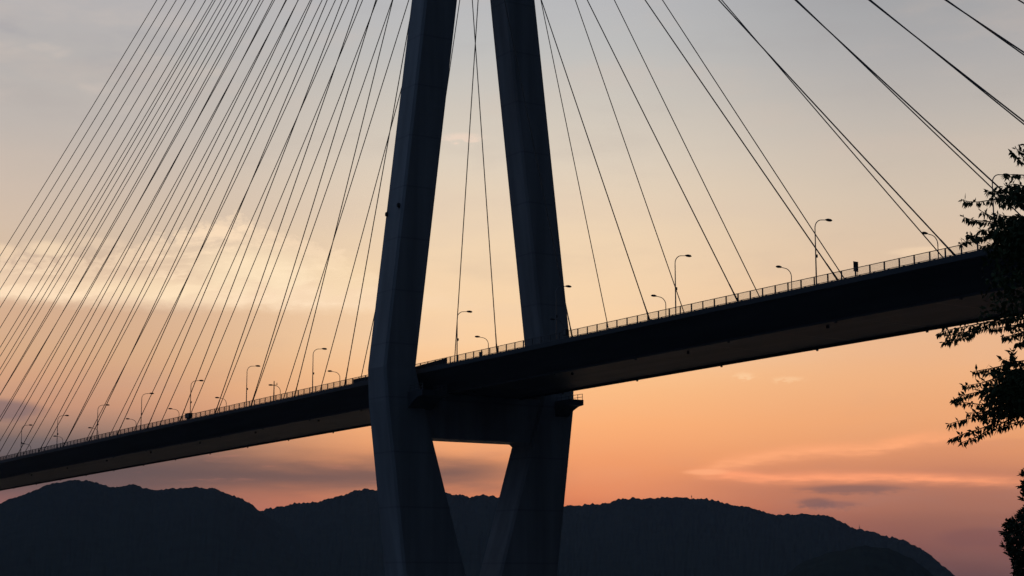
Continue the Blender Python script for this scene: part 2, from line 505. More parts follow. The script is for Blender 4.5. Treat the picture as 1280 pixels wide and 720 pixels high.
# ------------------------------------------------------------------ hills
def fbm(x, y, z=0.0, o=4):
    return noise.fractal(Vector((x, y, z)), 1.0, 2.0, o)
def interp(P, x):
    if x <= P[0][0]: return P[0][1]
    for (x0, y0), (x1, y1) in zip(P, P[1:]):
        if x <= x1:
            t = (x - x0) / (x1 - x0); 
            return y0 + (y1 - y0) * t
    return P[-1][1]
def hill(name, P, dist, depth, seed, x0, x1, step, tree=1.0):  # tree: height of the canopy bumps
    """terrain ridge: P is its skyline, dist its distance, depth its half width"""
    n = int((x1 - x0) / step) + 1
    T = [-1, -.85, -.72, -.6, -.5, -.41, -.33, -.26, -.2, -.15, -.11, -.08, -.055, -.035, -.02, -.009, 0, .012, .03, .06, .12, .25, .45, .7, 1]
    vs, fs = [], []
    for i in range(n):
        x = x0 + i * step
        y = interp(P, x)
        a, e = azel(x, y)
        H = dist * math.tan(e)
        for t in T:
            dd = dist + t * depth + 60 * fbm(x * 0.01, t * 2, seed) * abs(t)
            q = CAMP + (FWD * math.cos(a) + RGT * math.sin(a)) * dd
            k = max(0.0, 1 - abs(t)) ** (1.15 if t < 0 else 0.9)
            spur = fbm(x * 0.006 + seed, t * 0.7, seed * 2.0, 2) * 40 * min(1, abs(t) * 4) * (1 - abs(t))
            z = 6 + (H + 6) * k - 6 + spur
            if abs(t) < 0.9:
                z += tree * (3.2 * noise.noise(Vector((q.x * 0.045, q.y * 0.045, seed))) + 2.6 * noise.noise(Vector((q.x * 0.13, q.y * 0.13, seed + 3))))
                z += tree * 2.2 * max(0, noise.noise(Vector((q.x * 0.09, q.y * 0.09, seed + 9))))
            vs.append((q.x, q.y, max(z, -3)))
    m = len(T)
    for i in range(n - 1):
        for j in range(m - 1):
            fs.append((i * m + j, (i + 1) * m + j, (i + 1) * m + j + 1, i * m + j + 1))
    mb = MB(); mb.add(vs, fs)
    o = mb.build(name, M['hill'], None, smooth=False)
    tag(o, kind='structure')
    return o
PL = [(-420, 735), (-300, 700), (-150, 660), (0, 629), (30, 618), (60, 606), (90, 600), (112, 601), (140, 609.5), (152, 608), (165, 606), (192, 613.5), (215, 610.5), (243, 609.5), (268, 610), (280, 616), (298, 622), (312, 629), (325, 639), (345, 652), (380, 672), (430, 700), (500, 735)]
PC = [(200, 735), (260, 690), (300, 655), (325, 639), (345, 634), (370, 629.5), (400, 626), (430, 619), (450, 611.5), (475, 613), (515, 611), (555, 616), (575, 619), (588, 622), (605, 618), (625, 622), (650, 628), (705, 633), (735, 631), (760, 629), (775, 624), (800, 624.5), (830, 622), (868, 623), (890, 625), (910, 631.5), (935, 633), (955, 640), (970, 644.5), (1000, 642.5), (1035, 645), (1050, 652), (1070, 661), (1100, 668), (1130, 676), (1150, 686), (1165, 696), (1190, 718), (1210, 735)]
PS = [(930, 740), (980, 720), (1000, 704), (1040, 691), (1080, 684), (1110, 686), (1140, 699), (1160, 713), (1185, 735)]
hill('hills', PC, 5200, 1500, 3.7, 190, 1215, 0.8, 1.6)
hill('hills', PL, 4700, 1300, 8.1, -420, 505, 0.8, 1.15)
hill('hills', PS, 2600, 560, 5.3, 925, 1190, 1.0, 0.6)

# masts on the far ridge
def ridge_mast(x, y, h, label, dishes):
    p = at(x, y, 5190)
    o = empty('transmission_mast', (p.x, p.y, p.z - 6))
    tag(o, label, 'radio mast', 'masts on the far ridge')
    mb = MB()
    h2 = h + 6
    for sx, sy in ((-1, -1), (1, -1), (1, 1), (-1, 1)):
        mb.tube([(sx * 1.6, sy * 1.6, 0), (sx * 0.4, sy * 0.4, h2)], 0.16, 4)
    for j in range(6):
        z0, z1 = h2 * j / 6, h2 * (j + 1) / 6
        w0, w1 = 1.6 - 1.2 * j / 6, 1.6 - 1.2 * (j + 1) / 6
        for (ax, ay), (bx, by) in (((-1, -1), (1, -1)), ((1, -1), (1, 1)), ((1, 1), (-1, 1)), ((-1, 1), (-1, -1))):
            mb.tube([(ax * w0, ay * w0, z0), (bx * w1, by * w1, z1)], 0.08, 4)
    mb.build('lattice_tower', M['dark'], o)
    mb = MB(); mb.tube([(0, 0, h2), (0, 0, h2 + h * 0.35)], 0.2, 4); mb.build('antenna', M['dark'], o)
    for dz in dishes:
        mb = MB()
        for r0, r1, x0_, x1_ in ((0.2, 1.3, 0.0, 0.5),):
            mb.loft([[Vector((-0.8 - x0_, r0 * math.cos(k * math.pi / 5), h2 * dz + r0 * math.sin(k * math.pi / 5))) for k in range(10)],
                     [Vector((-0.8 - x1_, r1 * math.cos(k * math.pi / 5), h2 * dz + r1 * math.sin(k * math.pi / 5))) for k in range(10)]])
        mb.build('dish', M['dark'], o)
ridge_mast(1074.5, 662.5, 12, 'thin lattice radio mast on the slope of the right-hand hill', (0.7,))
ridge_mast(864.6, 622.0, 6, 'short mast on the summit of the long hill right of the pylon', (0.8,))

# ------------------------------------------------------------------ sea, shore
mb = MB()
mb.add([(-6900, -6900, 0), (6900, -6900, 0), (6900, 6900, 0), (-6900, 6900, 0)], [(0, 1, 2, 3)])
tag(mb.build('sea', M['water'], None, fixn=False), kind='structure')
GC = CAMP + RGT * 45 - FWD * 45
mb = MB()
n = 60
vs = []
for i in range(n + 1):
    for j in range(n + 1):
        x = GC.x + (i / n - 0.5) * 260; y = GC.y + (j / n - 0.5) * 260
        r = math.hypot(x - GC.x, y - GC.y) / 118
        h = 4.6 * (1 - min(1, max(0, (r - 0.72) / 0.28)) ** 1.5) - (1.6 if r > 1 else 0)
        h += 0.28 * fbm(x * 0.06, y * 0.06, 2.0) * (1 if r < 0.95 else 0)
        d = math.hypot(x - CAMP.x, y - CAMP.y)
        if d < 9: h = min(h, 4.45)
        vs.append((x, y, h))
fs = [(i * (n + 1) + j, (i + 1) * (n + 1) + j, (i + 1) * (n + 1) + j + 1, i * (n + 1) + j + 1) for i in range(n) for j in range(n)]
mb.add(vs, fs)
tag(mb.build('shore_ground', M['soil'], None, smooth=True), kind='structure')

# ------------------------------------------------------------------ trees
def leaf(mb, p, d, l, w, roll):
    d = d.normalized()
    a = d.cross(Vector((0.3, 0.2, 1)))
    if a.length < 0.05: a = d.cross(Vector((1, 0, 0)))
    a.normalize()
    b = d.cross(a)
    s = a * math.cos(roll) + b * math.sin(roll)
    nrm = d.cross(s)
    mid = p + d * (l * 0.42) - nrm * (w * 0.12)
    mb.add([p, mid + s * w / 2 + nrm * w * .1, p + d * l, mid - s * w / 2 + nrm * w * .1, p + d * l * .45 - nrm * w * .1],
           [(0, 1, 4), (1, 2, 4), (2, 3, 4), (3, 0, 4)])

def spray(twigs, leaves, pts, dens=3.6, ll=(0.05, 0.10), hang=0.75, side=1.0):
    """a leafy twig along 3D points: leaves in two rows, drooping"""
    twigs.tube(pts, [0.0025 + 0.007 * i / max(1, len(pts) - 1) for i in range(len(pts))], 5)
    for i in range(len(pts) - 1):
        a, b = Vector(pts[i]), Vector(pts[i + 1])
        L = (b - a).length
        n = max(1, int(L * dens / 0.1))
        t = (b - a).normalized()
        lat = t.cross(UP).normalized()
        for k in range(n):
            p = a.lerp(b, (k + random.random() * 0.8) / n)
            for sgn in (-1, 1):
                if random.random() < 0.12: continue
                d = lat * sgn * random.uniform(0.05, 0.55) - UP * random.uniform(0.55, 1.2) * hang - t * random.uniform(-0.05, 0.40)
                if random.random() < 0.18: d += UP * random.uniform(0.4, 1.3)
                leaf(leaves, p, d, random.uniform(*ll), random.uniform(0.022, 0.038), random.uniform(-1.3, 1.3))
    # tip leaves
    a, b = Vector(pts[0]), Vector(pts[1])
    t = (a - b).normalized()
    for k in range(3):
        leaf(leaves, a, t + Vector((random.uniform(-.5, .5), random.uniform(-.5, .5), random.uniform(-.6, .5))), random.uniform(*ll), 0.028, random.uniform(-1, 1))

tw, lf = MB(), MB()
DT = 20.5
def P3(pl, d, dd=0.5):
    n = len(pl); out = []
    for i, (x, y) in enumerate(pl):
        out.append(at(x, y, d + dd * i / max(1, n - 1)))
    return out
SPR = [
 ([(1264, 190), (1270, 196), (1277, 203), (1292, 212)], 20.2, 3.0),
 ([(1270, 186), (1280, 190), (1294, 198)], 20.5, 3.0),
 ([(1255, 219), (1266, 218), (1280, 219), (1300, 224)], 19.9, 3.4),
 ([(1203, 250), (1211, 252), (1222, 252.5), (1240, 250), (1258, 246), (1300, 250)], 19.6, 4.2),
 ([(1233, 240), (1243, 239), (1256, 240), (1285, 244)], 20.4, 4.2),
 ([(1240, 246), (1255, 247), (1275, 246), (1300, 248)], 20.8, 4.6),
 ([(1259, 231), (1268, 230), (1278, 232), (1300, 238)], 20.9, 4.0),
 ([(1204, 271), (1212, 274), (1224, 276), (1237, 277), (1255, 281), (1300, 288)], 19.8, 4.4),
 ([(1227, 264), (1233, 267), (1242, 272), (1258, 278), (1290, 286)], 20.6, 4.0),
 ([(1200, 304), (1210, 301), (1219, 298), (1230, 296), (1246, 292), (1290, 296)], 20.1, 4.6),
 ([(1209, 293), (1215, 295), (1226, 297)], 20.3, 3.5),
 ([(1225, 287), (1234, 288), (1247, 290), (1280, 295)], 20.9, 4.4),
 ([(1227, 308), (1238, 306), (1252, 304), (1285, 308)], 20.4, 4.2),
 ([(1244, 268), (1258, 270), (1280, 272), (1300, 274)], 21.2, 4.6),
 ([(1238, 318), (1255, 316), (1290, 320)], 20.2, 4.6),
 ([(1173, 417), (1180, 414), (1192, 411), (1208, 408), (1228, 404), (1260, 398), (1300, 394)], 19.7, 4.2),
 ([(1179, 428), (1187, 426), (1198, 423), (1210, 420), (1220, 413), (1240, 404), (1275, 396)], 20.1, 5.0),
 ([(1184, 420), (1195, 418), (1208, 415), (1222, 408)], 20.4, 4.6),
 ([(1236, 410), (1248, 410), (1258, 408), (1290, 404)], 20.8, 3.4),
 ([(1253, 421), (1262, 420), (1272, 417), (1298, 412)], 20.0, 4.4),
 ([(1270, 429), (1278, 428), (1300, 424)], 20.6, 4.4),
 ([(1262, 408), (1275, 405), (1300, 402)], 21.0, 4.0),
 ([(1216, 465), (1224, 463), (1236, 461), (1250, 458), (1266, 453), (1300, 448)], 19.8, 4.6),
 ([(1265, 439), (1266, 445), (1268, 452), (1276, 458)], 20.3, 4.0),
 ([(1253, 449), (1260, 452), (1270, 455)], 20.5, 3.4),
 ([(1205, 482), (1214, 481), (1226, 479), (1238, 475), (1256, 468), (1300, 458)], 20.2, 4.2),
 ([(1192, 500), (1199, 496), (1209, 493), (1222, 490), (1240, 484), (1262, 476), (1300, 466)], 19.6, 5.0),
 ([(1193, 502), (1203, 503), (1214, 504), (1227, 506), (1242, 501), (1280, 490)], 20.5, 4.8),
 ([(1209, 517), (1217, 516), (1226, 517), (1240, 511), (1270, 503)], 20.0, 3.6),
 ([(1186, 530), (1196, 527), (1208, 524), (1222, 521), (1236, 516), (1256, 508), (1300, 494)], 19.7, 4.6),
 ([(1188, 549), (1198, 545), (1208, 541), (1222, 537), (1236, 532), (1250, 524), (1290, 508)], 20.0, 4.8),
 ([(1202, 553), (1211, 550), (1221, 546), (1232, 540), (1246, 532), (1275, 518)], 20.6, 4.4),
 ([(1246, 536), (1254, 533), (1264, 530), (1276, 526), (1300, 520)], 20.3, 4.4),
 ([(1232, 496), (1245, 492), (1262, 487), (1300, 478)], 20.9, 5.0),
 ([(1228, 524), (1240, 524), (1256, 517), (1290, 506)], 21.1, 4.6),
 ([(1240, 484), (1255, 480), (1275, 474), (1300, 470)], 21.3, 5.0),
 ([(1232, 466), (1248, 466), (1268, 462), (1300, 456)], 21.0, 5.0),
]
for pl, d, dens in SPR:
    pts = P3(pl, d, 0.9)
    spray(tw, lf, pts, dens * 0.78)
# limbs of the tree, outside the picture on the right
trunk_p = at(1560, 720, 21.5); trunk_p.z = 4.4
def limb(mb, a, b, r0, r1, n=8, wob=0.12):
    pts = []
    for i in range(n + 1):
        t = i / n
        p = Vector(a).lerp(Vector(b), t)
        p.z += math.sin(t * math.pi) * (Vector(b) - Vector(a)).length * 0.10
        p += Vector((random.uniform(-wob, wob), random.uniform(-wob, wob), random.uniform(-wob, wob))) * math.sin(t * math.pi)
        pts.append(p)
    mb.tube(pts, [r0 + (r1 - r0) * i / n for i in range(n + 1)], 7)
    return pts
trk = MB()
tp = [trunk_p + Vector((0.06 * math.sin(z), 0.05 * math.cos(1.3 * z), z)) for z in (-0.3, 0.3, 1.0, 1.8, 2.8, 3.8, 4.8, 5.8, 6.8)]
trk.tube(tp, [0.30, 0.24, 0.21, 0.19, 0.17, 0.14, 0.11, 0.07, 0.03], 12)
for (x, y, d), zt in (((1298, 222, 20.8), 5.4), ((1300, 250, 20.5), 4.9), ((1298, 286, 20.7), 4.3), ((1296, 318, 20.9), 3.9), ((1298, 398, 20.6), 3.3),
                      ((1298, 424, 21.0), 2.9), ((1298, 455, 20.8), 2.6), ((1298, 470, 20.5), 2.3), ((1296, 494, 20.8), 2.0), ((1290, 510, 20.9), 1.7), ((1298, 520, 21.1), 1.5)):
    limb(trk, trunk_p + Vector((0, 0, zt)), at(x, y, d), 0.07, 0.014)
# dense inner foliage near the right picture edge and the rest of the crown beyond it
def fill(x0, y0, x1, y1, n, d0, d1, edge=True):
    for _ in range(n):
        x = x0 + (x1 - x0) * math.sqrt(random.random()); y = random.uniform(y0, y1)
        p = at(x, y, random.uniform(d0, d1))
        d = Vector((random.uniform(-1, 1), random.uniform(-1, 1), random.uniform(-1.4, 0.2)))
        leaf(lf, p, d, random.uniform(0.055, 0.11), random.uniform(0.026, 0.045), random.uniform(-1.5, 1.5))
fill(1244, 231, 1320, 257, 1000, 19.8, 21.3)
fill(1238, 270, 1320, 318, 2600, 19.8, 21.4)
fill(1225, 285, 1290, 318, 500, 19.8, 21.4)
fill(1222, 314, 1320, 402, 1500, 19.8, 21.6)
fill(1234, 462, 1320, 502, 2600, 19.8, 21.4)
fill(1222, 482, 1300, 518, 1500, 19.8, 21.4)
fill(1265, 408, 1320, 424, 200, 19.8, 21.4)
for _ in range(420):                    # outer crown: short leafy twigs all round the trunk
    th = random.uniform(0, 2 * math.pi); zz = random.uniform(1.6, 7.0)
    rr = 3.0 * math.sqrt(max(0.05, 1 - ((zz - 4.0) / 3.4) ** 2)) * random.uniform(0.35, 1.0)
    c = trunk_p + Vector((rr * math.cos(th), rr * math.sin(th), zz))
    rel = c - CAMP
    a_ = math.atan2(rel.dot(RGT), rel.dot(FWD))
    if a_ < azel(1312, 400)[0]: continue
    o_ = Vector((math.cos(th), math.sin(th), random.uniform(-0.4, 0.3)))
    spray(tw, lf, [c + o_ * 0.25, c + o_ * 0.1 + Vector((0, 0, .04)), c - o_ * 0.15], 3.0)
tree = empty('leafy_tree', trunk_p)
tag(tree, 'leafy tree reaching in from the right with rows of drooping leaves, black against the sky', 'tree')
def parent_keep(o, root):
    o.parent = root
    o.matrix_parent_inverse = Matrix.Translation(-root.location)
parent_keep(trk.build('trunk', M['bark'], None, smooth=True), tree)
nlf = len(lf.f); lf.add(tw.v, tw.f)
co_ = lf.build('crown', M['leaf'], None, fixn=False)
co_.data.materials.append(M['bark'])
for i_ in range(nlf, len(co_.data.polygons)): co_.data.polygons[i_].material_index = 1; parent_keep(co_, tree)
# lower evergreen shrub at the bottom right
sp = at(1345, 700, 27.0); sp.z = 4.3
sh, st, tr2 = MB(), MB(), MB()
tr2.tube([sp + Vector((0, 0, -0.2)), sp + Vector((0.05, 0, 1.2)), sp + Vector((-0.05, 0.05, 2.6)), sp + Vector((0, 0, 3.9))], [0.12, 0.10, 0.07, 0.02], 9)
EDGE = [(584, 1284), (592, 1276), (600, 1279), (606, 1275), (614, 1277), (622, 1275), (632, 1281), (640, 1274), (650, 1266), (655, 1253), (662, 1257), (672, 1253), (680, 1258), (690, 1256), (698, 1262), (712, 1266), (730, 1262), (760, 1270)]
def edge_x(y):
    return interp([(a, b) for a, b in EDGE], y)
for _ in range(4600):
    y = random.uniform(586, 790)
    ex = edge_x(min(y, 760))
    x = ex + (1345 + (1345 - ex) - ex) * random.random() ** 1.35
    half_w = (1345 - ex) / F * 27
    tx = (x - 1345) / F * 27
    dep = math.sqrt(max(0.0, half_w ** 2 - tx ** 2)) * random.uniform(-1, 1)
    p = at(x + 4, y, 27.0 + dep)
    for k in range(5):
        d = Vector((random.uniform(-1, 1), random.uniform(-1, 1), random.uniform(-0.5, 1.0)))
        leaf(sh, p + Vector((random.uniform(-.03, .03), random.uniform(-.03, .03), random.uniform(-.03, .03))), d, random.uniform(0.05, 0.085), random.uniform(0.028, 0.042), random.uniform(-1.5, 1.5))
for (x, y) in ((1276, 592), (1275, 607), (1277, 622), (1254, 655), (1251, 664), (1256, 672), (1253, 682), (1262, 650), (1270, 642)):
    a = at(x, y, 27.0); b = sp + Vector((0, 0, max(0.8, a.z - sp.z - 0.5)))
    limb(st, b, a, 0.03, 0.006, 5, 0.04)
    for k in range(16):
        q = a.lerp(b, random.random() * 0.14)
        leaf(sh, q, Vector((random.uniform(-1, 1), random.uniform(-1, 1), random.uniform(-.4, .6))) - RGT * 0.5, random.uniform(0.06, 0.1), 0.035, random.uniform(-1, 1))
shrub = empty('evergreen_shrub', sp)
tag(shrub, 'dense dark shrub at the bottom right corner, below the leafy branches', 'shrub')
for o in (tr2.build('trunk', M['bark'], None, smooth=True), st.build('branch', M['bark'], None)):
    parent_keep(o, shrub)
parent_keep(sh.build('crown', M['bushleaf'], None, fixn=False), shrub)

# ------------------------------------------------------------------ sky
world = bpy.data.worlds.new('World')
scene.world = world
world.use_nodes = True
nt = world.node_tree
for n_ in list(nt.nodes): nt.nodes.remove(n_)
def N(t): return nt.nodes.new(t)
def _in(sock, v):
    if isinstance(v, (int, float)): sock.default_value = v
    elif isinstance(v, tuple): sock.default_value = v if len(v) == len(sock.default_value) else tuple(v) + (1,)
    else: nt.links.new(v, sock)
def m_(op, a, b=0.0, c=0.0):
    n_ = N('ShaderNodeMath'); n_.operation = op
    _in(n_.inputs[0], a); _in(n_.inputs[1], b)
    if op in ('MULTIPLY_ADD',): _in(n_.inputs[2], c)
    return n_.outputs[0]
def ss(v, e0, e1):
    n_ = N('ShaderNodeMapRange'); n_.interpolation_type = 'SMOOTHSTEP'
    _in(n_.inputs['Value'], v); _in(n_.inputs['From Min'], e0); _in(n_.inputs['From Max'], e1)
    return n_.outputs['Result']
def mixc(f, a, b, mode='MIX'):
    n_ = N('ShaderNodeMix'); n_.data_type = 'RGBA'; n_.blend_type = mode
    _in(n_.inputs['Factor'], f); _in(n_.inputs['A'], a); _in(n_.inputs['B'], b)
    return n_.outputs['Result']
def rgb(c): return lin(c) + (1,)
tc = N('ShaderNodeTexCoord')
def dot(v):
    n_ = N('ShaderNodeVectorMath'); n_.operation = 'DOT_PRODUCT'
    nt.links.new(tc.outputs['Generated'], n_.inputs[0]); n_.inputs[1].default_value = v
    return n_.outputs['Value']
dR, dF, dU = dot(tuple(RGT)), dot(tuple(FWD)), dot((0, 0, 1))
AZ = m_('MULTIPLY', m_('ARCTAN2', dR, dF), 57.29578)      # degrees right of the view axis
EL = m_('MULTIPLY', m_('ARCSINE', dU), 57.29578)          # degrees above the horizon
def noise_n(sx, sy, seed, detail=5, rough=0.55):
    cx = N('ShaderNodeCombineXYZ')
    _in(cx.inputs[0], m_('MULTIPLY', AZ, sx)); _in(cx.inputs[1], m_('MULTIPLY', EL, sy)); cx.inputs[2].default_value = seed
    n_ = N('ShaderNodeTexNoise'); n_.inputs['Scale'].default_value = 1.0
    n_.inputs['Detail'].default_value = detail; n_.inputs['Roughness'].default_value = rough
    nt.links.new(cx.outputs[0], n_.inputs['Vector'])
    return m_('SUBTRACT', n_.outputs['Fac'], 0.5)
def E_(y, x=640): return math.degrees(azel(x, y)[1])
def A_(x, y=400): return math.degrees(azel(x, y)[0])
def ramp(v, lo, hi, stops, interp_='LINEAR'):
    n_ = N('ShaderNodeMapRange'); _in(n_.inputs['Value'], v); n_.inputs['From Min'].default_value = lo; n_.inputs['From Max'].default_value = hi
    r_ = N('ShaderNodeValToRGB'); nt.links.new(n_.outputs['Result'], r_.inputs['Fac'])
    cr = r_.color_ramp; cr.interpolation = interp_
    S_ = sorted(((p - lo) / (hi - lo), c) for p, c in stops)
    for i, (p, c) in enumerate(S_):
        e = cr.elements[i] if i < 2 else cr.elements.new(min(1, max(0, p)))
        e.position = min(1, max(0, p))
    for e, (p, c) in zip(cr.elements, S_): e.color = c
    return r_.outputs['Color']
def gramp(v, stops, lo, hi):
    return ramp(v, lo, hi, [(p, (c, c, c, 1)) for p, c in stops])

TOP = [(30.0, rgb((120, 126, 140))), (52.0, rgb((58, 68, 84))), (90.0, rgb((50, 60, 78)))]
def column(px, L, x):
    return [(E_(y, x), rgb(c)) for y, c in L] + TOP
LEFT = column(0, [(0, (181, 177, 177)), (70, (182, 177, 174)), (150, (190, 181, 174)), (230, (204, 187, 172)), (300, (214, 190, 166)), (392, (214, 174, 142)), (440, (215, 171, 134)), (480, (211, 160, 126)), (512, (197, 146, 118)), (535, (155, 122, 107)), (560, (104, 92, 90)), (590, (100, 83, 81)), (612, (122, 88, 84)), (640, (150, 100, 92)), (740, (90, 70, 72))], 100)
MID = column(0, [(0, (185, 185, 187)), (60, (191, 190, 188)), (130, (206, 198, 187)), (200, (222, 207, 188)), (300, (240, 212, 178)), (380, (248, 212, 170)), (430, (251, 207, 160)), (480, (252, 191, 134)), (530, (252, 176, 117)), (580, (241, 155, 102)), (620, (228, 136, 90)), (650, (202, 110, 76)), (740, (120, 80, 75))], 620)
RIGHT = column(0, [(0, (163, 163, 165)), (70, (174, 171, 170)), (150, (192, 183, 174)), (240, (212, 194, 174)), (330, (224, 194, 164)), (420, (234, 183, 142)), (470, (239, 178, 129)), (530, (237, 165, 113)), (575, (225, 149, 101)), (600, (192, 124, 93)), (640, (164, 106, 85)), (680, (142, 89, 78)), (740, (90, 66, 68))], 1150)
lo, hi = -3.0, 90.0
w1 = noise_n(0.10, 0.35, 1.0, 4)
ELw = m_('ADD', EL, m_('MULTIPLY', w1, 0.55))
cl, cm, cr_ = ramp(ELw, lo, hi, LEFT), ramp(ELw, lo, hi, MID), ramp(ELw, lo, hi, RIGHT)
sky = mixc(ss(AZ, A_(90), A_(590)), cl, cm)
sky = mixc(ss(AZ, A_(700), A_(1180)), sky, cr_)
# large soft unevenness of thin high cloud
big = noise_n(0.16, 0.55, 4.0, 6)
sky = mixc(m_('MULTIPLY', ss(big, -0.02, 0.22), m_('ADD', 0.04, m_('MULTIPLY', ss(EL, 5.0, 11.0), 0.16))), sky, rgb((214, 192, 176)), 'MIX')
sky = mixc(m_('MULTIPLY', ss(m_('MULTIPLY', big, -1), 0.02, 0.25), 0.13), sky, rgb((150, 140, 142)), 'MIX')

def gauss(c, v, w):      # soft band around c
    d_ = m_('DIVIDE', m_('SUBTRACT', v, c), w)
    return m_('EXPONENT', m_('MULTIPLY', m_('MULTIPLY', d_, d_), -1.0))

# bright cloud bank on the left with a level base
nA = noise_n(0.5, 1.0, 11.0, 3, 0.5)
nB = noise_n(1.9, 3.2, 13.0, 8, 0.66)
cxr = N('ShaderNodeCombineXYZ')       # wisps lying along a slant, rising to the right
_in(cxr.inputs[0], m_('MULTIPLY', m_('ADD', AZ, m_('MULTIPLY', EL, 0.5)), 0.45))
_in(cxr.inputs[1], m_('MULTIPLY', m_('SUBTRACT', EL, m_('MULTIPLY', AZ, 0.14)), 1.9)); cxr.inputs[2].default_value = 17.0
nw = N('ShaderNodeTexNoise'); nw.inputs['Scale'].default_value = 1.0; nw.inputs['Detail'].default_value = 7; nw.inputs['Roughness'].default_value = 0.6
nw.inputs['Distortion'].default_value = 0.6
nt.links.new(cxr.outputs[0], nw.inputs['Vector'])
nE = m_('SUBTRACT', nw.outputs['Fac'], 0.5)
eb, et = E_(384, 200), E_(278, 200)
vv = m_('DIVIDE', m_('SUBTRACT', EL, eb), et - eb)
Tn = gramp(AZ, [(A_(-400), 0.60), (A_(-60), 0.50), (A_(20), 0.50), (A_(75), 0.52), (A_(110), 0.54), (A_(150), 0.66), (A_(220), 0.96), (A_(295), 1.08), (A_(340), 1.0), (A_(400), 0.78), (A_(450), 0.50), (A_(520), 0.42), (A_(600), 0.20)], -30, 10)
vn = m_('ADD', vv, m_('ADD', m_('MULTIPLY', nA, 0.35), m_('MULTIPLY', nB, 0.75)))
top_m = ss(m_('SUBTRACT', Tn, vn), -0.04, 0.16)
bot_m = ss(m_('ADD', vv, m_('ADD', m_('MULTIPLY', nA, 0.10), m_('MULTIPLY', nB, 0.16))), -0.08, 0.10)
side_m = m_('SUBTRACT', 1.0, ss(AZ, A_(390), A_(620)))
body = m_('MULTIPLY', m_('MULTIPLY', top_m, bot_m), side_m)
streak = ss(m_('ADD', nE, m_('MULTIPLY', nB, 0.35)), -0.07, 0.15)
glow = m_('MULTIPLY', gauss(0.12, vv, 0.22), m_('ADD', 0.58, m_('MULTIPLY', streak, 0.42)))
glow = m_('MAXIMUM', glow, m_('MULTIPLY', streak, 0.80))
rimg = m_('MULTIPLY', m_('SUBTRACT', 1.0, ss(m_('SUBTRACT', Tn, vn), 0.02, 0.30)), 0.62)
glow = m_('MAXIMUM', glow, rimg)
sky = mixc(m_('MULTIPLY', body, m_('ADD', 0.20, m_('MULTIPLY', glow, 0.80))), sky, rgb((255, 225, 190)))

# low grey-violet stratus, left and behind the pylon
nC = noise_n(0.25, 1.6, 21.0, 6)
dk = m_('MULTIPLY', gauss(E_(592, 250), m_('ADD', EL, m_('MULTIPLY', nC, 0.9)), 0.55), m_('SUBTRACT', 1.0, ss(AZ, A_(560), A_(740))))
sky = mixc(m_('MULTIPLY', dk, 0.85), sky, rgb((100, 81, 79)))
# pale pink streaks inside it
nS = noise_n(0.5, 4.5, 25.0, 6)
stk = m_('MULTIPLY', ss(nS, 0.08, 0.26), m_('MULTIPLY', gauss(E_(590, 400), EL, 0.7), m_('SUBTRACT', 1.0, ss(AZ, A_(640), A_(760)))))
sky = mixc(m_('MULTIPLY', stk, 0.35), sky, rgb((205, 130, 108)))
# small dark cloud at the far left, another low one under it
def blob(x, y, wx, wy, col, f, namp=0.5, sx=0.8, sy=2.5, seed=31.0, sharp=(0.25, 0.75)):
    nn = noise_n(sx, sy, seed, 6)
    px_ = F * math.pi / 180
    g = m_('MULTIPLY', gauss(A_(x, y), AZ, wx / px_), gauss(E_(y, x), m_('ADD', EL, m_('MULTIPLY', nn, namp * wy / px_)), wy / px_))
    return mixc(m_('MULTIPLY', ss(m_('ADD', g, m_('MULTIPLY', nn, namp * 0.6)), *sharp), f), sky, rgb(col))
sky = blob(320, 338, 95, 34, (255, 230, 192), 0.72, 1.3, 1.3, 2.6, 38.0, (0.2, 1.0))
sky = blob(200, 362, 110, 16, (255, 228, 188), 0.5, 1.2, 1.2, 2.6, 40.0, (0.2, 1.0))
sky = blob(62, 311, 34, 11, (246, 218, 184), 0.8, 1.6, 2.2, 3.4, 35.0, (0.2, 0.9))
sky = blob(2, 313, 26, 9, (244, 214, 180), 0.75, 1.6, 2.2, 3.4, 37.0, (0.2, 0.9))
sky = blob(120, 303, 40, 8, (238, 210, 180), 0.5, 1.8, 2.2, 3.4, 39.0, (0.2, 0.9))
sky = blob(430, 345, 60, 34, (250, 222, 180), 0.45, 1.4, 1.6, 3.0, 36.0, (0.25, 1.0))
sky = blob(-5, 512, 62, 15, (122, 103, 106), 0.75, 0.5, 0.8, 2.5, 31.0)
sky = blob(20, 558, 95, 14, (106, 98, 102), 0.4, 0.6, 0.8, 2.5, 33.0)
# sunset streaks on the right
nD = noise_n(0.45, 2.2, 41.0, 3)
nF = noise_n(1.2, 9.0, 43.0, 6, 0.6)
EW = m_('ADD', EL, m_('ADD', m_('MULTIPLY', nD, 0.16), m_('MULTIPLY', nF, 0.10)))
def line(P):
    return m_('MULTIPLY', gramp(AZ, [(A_(x, 595), E_(y, x) / 10) for x, y in P], -20, 25), 10.0)
c1 = line([(850, 587), (880, 591), (960, 598), (1020, 597), (1100, 596), (1280, 602), (1500, 608)])
win = m_('MULTIPLY', ss(AZ, A_(852), A_(900)), m_('SUBTRACT', 1.0, ss(AZ, A_(1120), A_(1420))))
c2 = line([(850, 590), (880, 589), (905, 580), (950, 573), (985, 566), (1040, 562), (1090, 562), (1125, 554), (1160, 548), (1280, 545)])
win2 = m_('MULTIPLY', ss(AZ, A_(855), A_(910)), m_('SUBTRACT', 1.0, ss(AZ, A_(1120), A_(1270))))
inside = m_('MULTIPLY', ss(m_('SUBTRACT', EW, c1), 0.0, 0.14), m_('SUBTRACT', 1.0, ss(m_('SUBTRACT', EW, c2), -0.14, 0.0)))
